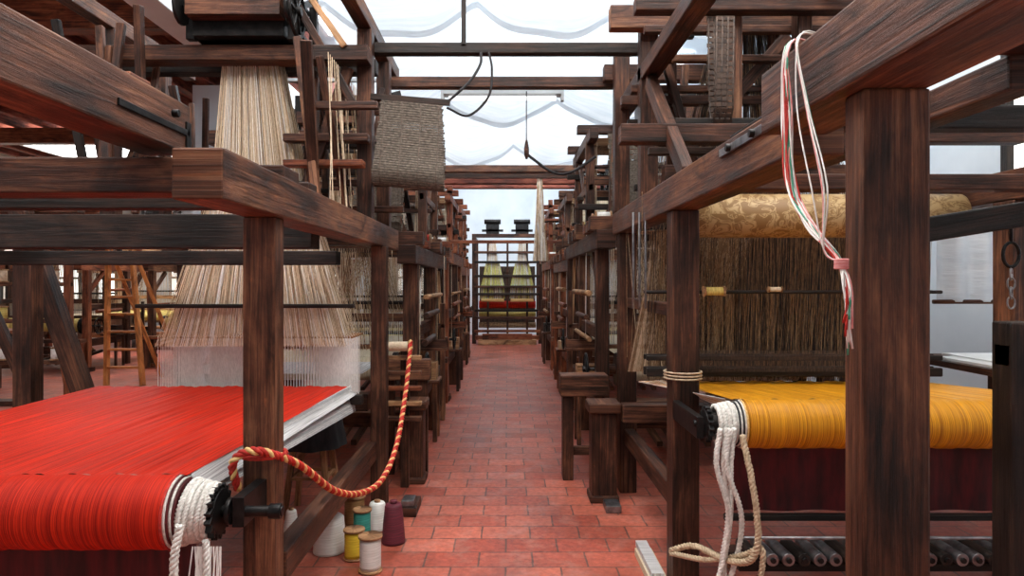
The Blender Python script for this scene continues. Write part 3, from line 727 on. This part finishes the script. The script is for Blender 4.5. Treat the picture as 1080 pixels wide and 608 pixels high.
TH.box(.70, .79, 3.05, 3.75, .001, .04, C_CREAM); TH.box(.71, .77, 3.35, 3.78, .041, .07, C_GREY)
g.add(F, "frame", .007); g.add(TH, "threads_and_cloth"); g.add(IR, "ironwork", .002)

g = G("hanging_yarn_bundle", (.67, 1.5, 1.4)); a = M()
for k in range(28):
    mt = random.choice((T_WHITE, T_WHITE, T_PINK, T_GREEN, ROPER, T_WHITE, T_WHITE)); j = lambda q=.012: random.uniform(-q, q)
    sw = random.uniform(0, 1)
    a.tube(catmull([(.76, 1.66 + j(), 2.073), (.676 + j(.004), 1.64 + j(), 2.07), (.668 + j(.006), 1.63 + j(.02), 1.90), (.66 + j(), 1.60 - .03 * sw, 1.74 - .03 * sw), (.67 + j(), 1.5 + j(), 1.62), (.69 + j(.004), 1.42 + j(.006), 1.545), (.69 + j(.008), 1.385 + j(.004), 1.47 + j(.02)), (.69 + j(.008), 1.38 + j(.01), 1.40 + j(.05))], 6), .0022, mt, 5)
for k in range(5):
    sw = .03 + k * .012; e = random.uniform(-.01, .01)
    a.tube(catmull([(.76, 1.60, 2.073), (.676, 1.585 + e, 2.07), (.668 + e, 1.57 - sw * .6, 1.9), (.665 + e, 1.50 - sw, 1.70), (.672, 1.45, 1.57), (.69, 1.41, 1.54)], 6), .0018, (T_WHITE, T_PINK, T_WHITE, T_GREEN, T_WHITE)[k], 5)
for k in range(5):
    a.tube([(.69 + .012 * math.cos(b), 1.41 + .012 * math.sin(b), 1.53 + k * .004) for b in [2 * math.pi * i / 12 for i in range(13)]], .003, T_PINK, 5)
g.add(a, "strings")

# ------------------------------------------------------------------ other looms
hw1 = [T_WHITE, T_CREAM, T_CREAM]; hw2 = [T_CREAM, T_BROWN]; hw3 = [T_BROWN, T_DARK, T_CREAM]
loom(-1, .74, 2.75, 5.45, 2.8, 11, W_DARK, W_MID, C_CREAM, hw2, 1.80, 2.75)
loom(-1, .74, 2.75, 8.45, 2.9, 12, W_RED, W_DARK, C_OLIVE, hw1, 1.90, 2.6)
loom(-1, .80, 2.75, 11.55, 2.9, 13, W_RED, W_MID, C_CREAM, hw2, 1.78, 2.75)
loom(-1, .95, 2.75, 14.6, 1.8, 14, W_DARK, W_RED, C_RED, hw3, 1.85, 2.6)
loom(1, .72, 2.7, 5.4, 2.9, 21, W_DARK, W_MID, C_CREAM, hw3, 1.92, 2.8)
loom(1, .78, 2.7, 8.5, 2.9, 22, W_MID, W_RED, C_OLIVE, hw1, 1.80, 2.6)
loom(1, .74, 2.7, 11.6, 2.9, 23, W_RED, W_MID, C_CREAM, hw2, 1.88, 2.75)
loom(1, .95, 2.7, 14.6, 1.8, 24, W_DARK, W_RED, C_CREAM, hw3, 1.85, 2.6)
loom(-1, 4.2, 6.4, 11.9, 2.6, 31, W_MID, W_RED, C_OLIVE, hw1, 1.85, 2.6)
loom(-1, 7.0, 9.2, 11.2, 2.6, 32, W_RED, W_DARK, C_OLIVE, hw2, 1.85, 2.6)
loom(-1, 4.2, 6.4, 15.2, 2.6, 33, W_RED, W_MID, C_CREAM, hw2, 1.85, 2.6)
loom(-1, 7.0, 9.2, 14.6, 2.6, 35, W_MID, W_PALE, C_OLIVE, hw1, 1.85, 2.6)

# end-of-aisle loom
g = G("drawloom", (0, 17.3, 0)); F = M(); TH = M(); IR = M()
for x in (-.86, .76):
    for y in (16.65, 17.8): F.box(x, x + .1, y, y + .1, 0, 2.5, W_DARK)
    F.box(x, x + .1, 16.6, 18, 2.5, 2.6, W_DARK)
for z, mt in ((.28, W_RED), (.60, W_DARK), (.78, W_BLACK), (1.18, W_BLACK), (1.36, W_DARK), (1.62, W_BLACK), (1.96, W_BLACK), (2.2, W_DARK)): F.box(-.8, .8, 16.62, 16.68, z, z + .06, mt)
F.box(-.86, .86, 16.6, 16.9, 2.6, 2.68, W_DARK); F.box(-.78, .78, 16.58, 16.64, .1, .2, W_RED); F.box(-.7, .7, 16.3, 16.55, .001, .12, W_PALE); F.box(-.6, .6, 16.35, 16.5, .12, .26, W_RED)
TH.roll((-.7, 16.9, .95), (.7, 16.9, .95), .09, C_RED, 18); TH.roll((-.7, 16.8, .72), (.7, 16.8, .72), .06, C_OLIVE, 18); TH.roll((-.7, 16.8, .45), (.7, 16.8, .45), .07, T_BROWN, 18)
for x in (-.5, -.02, .46): F.box(x, x + .05, 16.7, 16.76, .1, 2.5, W_DARK)
TH.grid(lambda u, v: (-.7 + 1.4 * u, 17.2, 1.9 - 1.5 * v), 4, 4, T_DARK, (1.4, .5))
for cx in (-.36, .36):
    IR.box(cx - .16, cx + .16, 16.65, 16.9, 2.68, 2.92, IRON); IR.cyl((cx - .2, 16.7, 2.98), (cx + .2, 16.7, 2.98), .06, IRON, 12); IR.box(cx - .26, cx + .26, 16.65, 16.8, 2.74, 2.79, IRON)
    fan(TH, cx - .08, cx + .08, 16.72, 2.5, cx - .12, cx + .12, 16.72, 2.0, 50, [T_CREAM, T_WHITE], .005, .1, 2)
    fan(TH, cx - .16, cx + .16, 16.72, 2.0, cx - .28, cx + .28, 16.72, 1.42, 70, [T_LIME, T_LIME, T_CREAM, T_WHITE], .007, .1, 2)
    fan(TH, cx - .28, cx + .28, 16.72, 1.36, cx - .3, cx + .3, 16.72, 1.1, 60, [T_LIME, T_WHITE, T_CREAM, T_BROWN], .006, .1, 2)
    TH.roll((cx - .28, 16.72, 1.4), (cx + .28, 16.72, 1.4), .04, T_GREEN, 14); TH.roll((cx - .28, 16.70, 1.06), (cx + .28, 16.70, 1.06), .04, ROPEY, 14)
g.add(F, "frame", .005); g.add(TH, "threads"); g.add(IR, "ironwork")

g = G("trestle_brace", (-3.7, 5, 0)); a = M()
a.beam((-3.88, 5.3, 2.35), (-3.07, 5.3, .0), .12, .13, W_DARK)
a.beam((-4.35, 5.1, 2.35), (-3.25, 5.1, .0), .06, .08, W_DARK)
a.beam((-3.88, 5.62, 2.2), (-3.5, 5.62, .0), .05, .06, W_RED)
a.box(-4.8, -3.4, 5.4, 5.5, 2.05, 2.15, W_DARK)
a.box(-4.8, -4.68, 5.0, 5.6, 0, 2.3, W_DARK)
g.add(a, "timbers", .008)
g = G("step_ladder", (-6.1, 10.5, 0)); a = M(); lx, ly = -5.55, 9.9
for dx in (-.22, .22):
    a.beam((lx + dx * 1.2, ly, 0), (lx - .35 + dx * .8, ly + .5, 2.05), .05, .09, W_ORANGE)
    a.beam((lx + .3 + dx * .8, ly + .85, 0), (lx - .33 + dx * .8, ly + .52, 2.0), .04, .06, W_ORANGE)
for k in range(7):
    t = (k + 1) / 8; a.box(lx - .25 - .35 * t + .05 * t, lx + .23 - .35 * t - .03 * t, ly - .04 + .5 * t, ly + .06 + .5 * t, 2.05 * t - .015, 2.05 * t + .015, W_ORANGE)
g.add(a, "ladder_frame", .004)
for x, y in ((-7.9, 9.9), (-9.4, 8.8)):
    g = G("work_table", (x, y, 0)); a = M()
    a.box(x - .8, x + .8, y - .35, y + .35, .76, .81, W_RED)
    for sx in (-.73, .67):
        for sy in (-.3, .24): a.box(x + sx, x + sx + .07, y + sy, y + sy + .07, 0, .76, W_DARK)
    a.box(x - .7, x + .7, y - .02, y + .03, .25, .32, W_DARK); g.add(a, "table", .005)
    b = M()
    for k in range(5): bobbin(b, (x - .6 + k * .28, y - .1, .811), (x - .6 + k * .28, y - .1, .98), .055, random.choice((C_OLIVE, T_WHITE, ROPEY)))
    b.roll((x - .5, y + .15, .91), (x + .5, y + .15, .91), .1, C_OLIVE, 18)
    g.add(b, "bobbins")
g = G("yarn_creel", (-6.6, 8.3, 0)); a = M(); b = M()
for x in (-7.4, -5.4): a.box(x, x + .08, 8.3, 8.38, 0, 1.9, W_RED)
for z in (.5, 1.0, 1.45, 1.82): a.box(-7.4, -5.32, 8.31, 8.37, z, z + .05, W_MID)
for z in (.55, 1.05, 1.50):
    for k in range(9): bobbin(b, (-7.2 + k * .21, 8.33, z), (-7.2 + k * .21, 8.33, z + .16), .045, random.choice((C_OLIVE, T_WHITE, ROPEY, T_CREAM)))
a.box(-7.5, -5.2, 8.25, 8.45, .001, .06, W_DARK); g.add(a, "rack", .004); g.add(b, "bobbins")

# ------------------------------------------------------------------ aisle furniture
def pedestal(name, x, y, w, d, h):
    a = M(); a.box(x - w / 2, x + w / 2, y - d / 2, y + d / 2, 0, h - .07, W_DARK)
    a.box(x - w / 2 - .025, x + w / 2 + .025, y - d / 2 - .025, y + d / 2 + .025, h - .07, h, W_MID)
    a.box(x - w / 2 - .015, x + w / 2 + .015, y - d / 2 - .015, y + d / 2 + .015, 0.0, .05, W_DARK)
    a.build(name, None, (x, y, 0), .012)
pedestal("wooden_pedestal", .66, 4.72, .17, .18, .68)
pedestal("wooden_pedestal", -.70, 5.15, .15, .17, .62)
def bench(x0, x1, y, d, h, wd=W_MID):
    a = M(); a.box(x0, x1, y, y + d, h - .16, h, wd)
    for x in (x0 + .02, x1 - .1): a.box(x, x + .08, y + .03, y + d - .03, 0, h - .16, W_DARK)
    a.box(x0 + .08, x1 - .08, y + d * .4, y + d * .55, .18, .25, W_DARK)
    a.build("weaver_bench", None, ((x0 + x1) / 2, y, 0), .008)
bench(.40, .76, 5.12, .2, .8, W_MID)
bench(-.98, -.6, 5.28, .12, .9, W_MID)
g = G("wooden_arm_rack", (-.85, 4.9, 0)); a = M()
a.box(-.78, -.72, 4.98, 5.04, 0, 1.05, W_DARK)
for k in range(5): a.box(-.98, -.62, 4.90, 4.97, .50 + k * .11, .53 + k * .11, (W_MID, W_PALE, W_RED)[k % 3])
a.box(-1.0, -.94, 4.98, 5.04, 0, 1.0, W_DARK); bobbin(a, (-.98, 4.90, 1.04), (-.68, 4.90, 1.04), .035, T_CREAM)
g.add(a, "rack", .004)
g = G("wooden_stool", (-1.25, 4.15, 0)); a = M(); sx, sy = -1.27, 4.45
a.cyl((sx, sy, .58), (sx, sy, .62), .17, W_MID, 24)
for k in range(4):
    q = math.pi / 4 + k * math.pi / 2; a.beam((sx + .11 * math.cos(q), sy + .11 * math.sin(q), .58), (sx + .2 * math.cos(q), sy + .2 * math.sin(q), 0), .035, .035, W_PALE)
    q2 = q + math.pi / 2; a.beam((sx + .16 * math.cos(q), sy + .16 * math.sin(q), .25), (sx + .16 * math.cos(q2), sy + .16 * math.sin(q2), .25), .02, .02, W_PALE)
b = M(); b.grid(lambda u, v: (sx + (.17 + .04 * v + .012 * math.sin(u * 50.27)) * math.cos(u * 6.2832), sy + (.17 + .04 * v + .012 * math.sin(u * 50.27)) * math.sin(u * 6.2832), .64 - .2 * v), 64, 6, C_BLACK, (1, .3))
b.cyl((sx, sy, .622), (sx, sy, .645), .17, C_BLACK, 24)
g.add(a, "stool_frame", .003); g.add(b, "cloth_cover")

def cone(name, x, y, r, h, mt, base=W_PALE, taper=.7):
    g = G(name, (x, y, 0)); a = M()
    a.lathe((x, y, 0), [(r * .7, 0), (r * .98, .004), (r, h * .06), (r * .97, h * .12), (r * (1 + taper) / 2, h * .55), (r * taper, h * .9), (r * taper * .85, h * .96), (r * .3, h * .965)], mt, 28)
    g.add(a, "yarn"); b = M(); b.lathe((x, y, h * .96), [(r * .28, 0), (r * .3, h * .08), (r * .2, h * .085)], base, 16); g.add(b, "core")
def spool(name, x, y, r, h, mt):
    g = G(name, (x, y, 0)); a = M()
    a.lathe((x, y, 0), [(r * .95, 0), (r, .005), (r, h * .07), (r * .8, h * .09), (r * .3, h * .095)], W_PALE, 26)
    a.lathe((x, y, h * .9), [(r * .3, 0), (r * .8, .003), (r, h * .03), (r, h * .09), (r * .95, h * .1), (r * .25, h * .1)], W_PALE, 26); g.add(a, "flanges")
    b = M(); b.lathe((x, y, h * .09), [(r * .86, 0), (r * .88, h * .1), (r * .88, h * .7), (r * .86, h * .81)], mt, 26); g.add(b, "yarn")
Y_WHITE = fabric("yarn_white", (.55, .55, .50), (.80, .80, .76), (3, 90, 1)); Y_MAR = fabric("yarn_maroon", (.05, .006, .013), (.17, .018, .035), (3, 90, 1))
Y_YEL = fabric("yarn_yellow", (.62, .42, .02), (.9, .68, .05), (3, 90, 1)); Y_GRN = fabric("yarn_teal", (.02, .2, .16), (.06, .42, .34), (3, 90, 1)); Y_BRN = fabric("yarn_brown", (.2, .1, .03), (.42, .22, .08), (3, 90, 1))
cone("yarn_cone", -.99, 3.80, .09, .21, Y_WHITE, Y_WHITE, .88)
cone("yarn_cone", -.655, 3.93, .068, .235, Y_MAR, Y_MAR, .72)
cone("yarn_cone", -.79, 4.15, .064, .17, Y_WHITE, W_PALE, .75)
spool("thread_spool", -.94, 4.20, .068, .19, Y_BRN); spool("thread_spool", -.84, 3.95, .055, .19, Y_GRN)
spool("thread_spool", -.83, 3.70, .058, .165, Y_YEL); spool("thread_spool", -.71, 3.54, .062, .19, Y_WHITE)
cone("yarn_cone", -1.25, 3.95, .05, .19, Y_WHITE, W_PALE, .6)
m = M(); m.box(-.70, -.58, 4.35, 4.6, 0, .06, W_DARK); m.box(-.68, -.60, 4.37, 4.5, .06, .1, STEEL); m.build("wood_block", None, (-.6, 4.4, 0), .006)
m = M(); m.box(.64, .74, 4.42, 4.57, 0, .05, STEEL); m.build("floor_weight", None, (.69, 4.5, 0), .006)

g = G("barrier_rope", (-.7, 3.6, .5)); a = M()
twisted(a, [(-.985, 2.5, .74), (-.99, 2.46, .84), (-.95, 2.46, .885), (-.88, 2.47, .885), (-.80, 2.62, .80), (-.75, 2.95, .60), (-.71, 3.3, .48), (-.66, 3.6, .46), (-.64, 3.95, .56), (-.65, 4.35, .78), (-.655, 4.55, .98), (-.66, 4.66, 1.10)], .015, [ROPER, ROPER, ROPEY], .07)
a.tube([(-.91 + .08 * math.cos(b), 2.55 + .075 * math.sin(b), .86) for b in [2 * math.pi * i / 24 for i in range(25)]], .009, ROPER, 6)
g.add(a, "rope")
g = G("hanging_skein", (.38, 8, 1.8)); a = M()
for k in range(70): a.strand((.38 + random.uniform(-.03, .03), 8, 2.72), (.4 + random.uniform(-.1, .1), 8 + random.uniform(-.03, .03), 1.75), .004, random.choice((T_CREAM, T_WHITE, T_BROWN)))
a.box(-.9, .9, 7.97, 8.03, 2.72, 2.77, W_DARK); g.add(a, "yarn")
g = G("hanging_pulley", (.2, 5.32, 2.9)); a = M()
a.strand((.15, 5.32, 2.60), (.15, 5.32, 2.99), .005, IRON); a.lathe((.15, 5.32, 2.46), [(.008, 0), (.018, .03), (.02, .08), (.012, .13), (.006, .15)], W_DARK, 12)
a.tube(catmull([(.15, 5.32, 2.5), (.35, 5.32, 2.36), (.5, 5.32, 2.36), (.69, 5.32, 2.48)], 8), .011, C_BLACK, 8); g.add(a, "pulley")
m = M(); m.box(-.7, .7, 8.42, 8.45, 1.98, 2.02, W_RED); m.build("aisle_tie_rod", None, (0, 8.4, 2.0), .004)

g = G("hanging_cloth", (2.8, 4.1, 1.38)); a = M()
a.grid(lambda u, v: (2.64 + .55 * u, 4.2 + .02 * math.sin(u * 20), 1.9 - .52 * v), 40, 4, DRAPE, (.5, .5)); a.cyl((2.62, 4.2, 1.38), (3.3, 4.2, 1.38), .014, W_DARK, 10); a.cyl((2.62, 4.2, 1.9), (3.44, 4.2, 1.9), .014, W_DARK, 10); g.add(a, "cloth")
g = G("side_table", (2.95, 4.1, 0)); a = M()
a.box(2.66, 3.3, 3.6, 4.6, .98, 1.02, W_DARK)
for x in (2.68, 3.22):
    for y in (3.62, 4.52): a.box(x, x + .06, y, y + .06, 0, .98, W_DARK)
b = M(); b.box(2.7, 3.1, 3.7, 4.3, 1.021, 1.035, PAPER); b.box(2.8, 3.2, 3.8, 4.4, 1.036, 1.045, PAPER); g.add(a, "table", .005); g.add(b, "papers")

# ------------------------------------------------------------------ light + camera
w = bpy.data.worlds.new("world"); scene.world = w; w.use_nodes = True
w.node_tree.nodes["Background"].inputs[0].default_value = (1.0, .98, .95, 1); w.node_tree.nodes["Background"].inputs[1].default_value = .38
cam = bpy.data.cameras.new("camera"); co = bpy.data.objects.new("camera", cam); scene.collection.objects.link(co)
co.location = (0, 0, 1.5); co.rotation_euler = (math.radians(90), 0, 0); cam.lens = 24; cam.sensor_width = 36
cam.shift_x = .0046; cam.shift_y = -.0056; cam.clip_start = .02
scene.camera = co
scene.view_settings.view_transform = 'Standard'
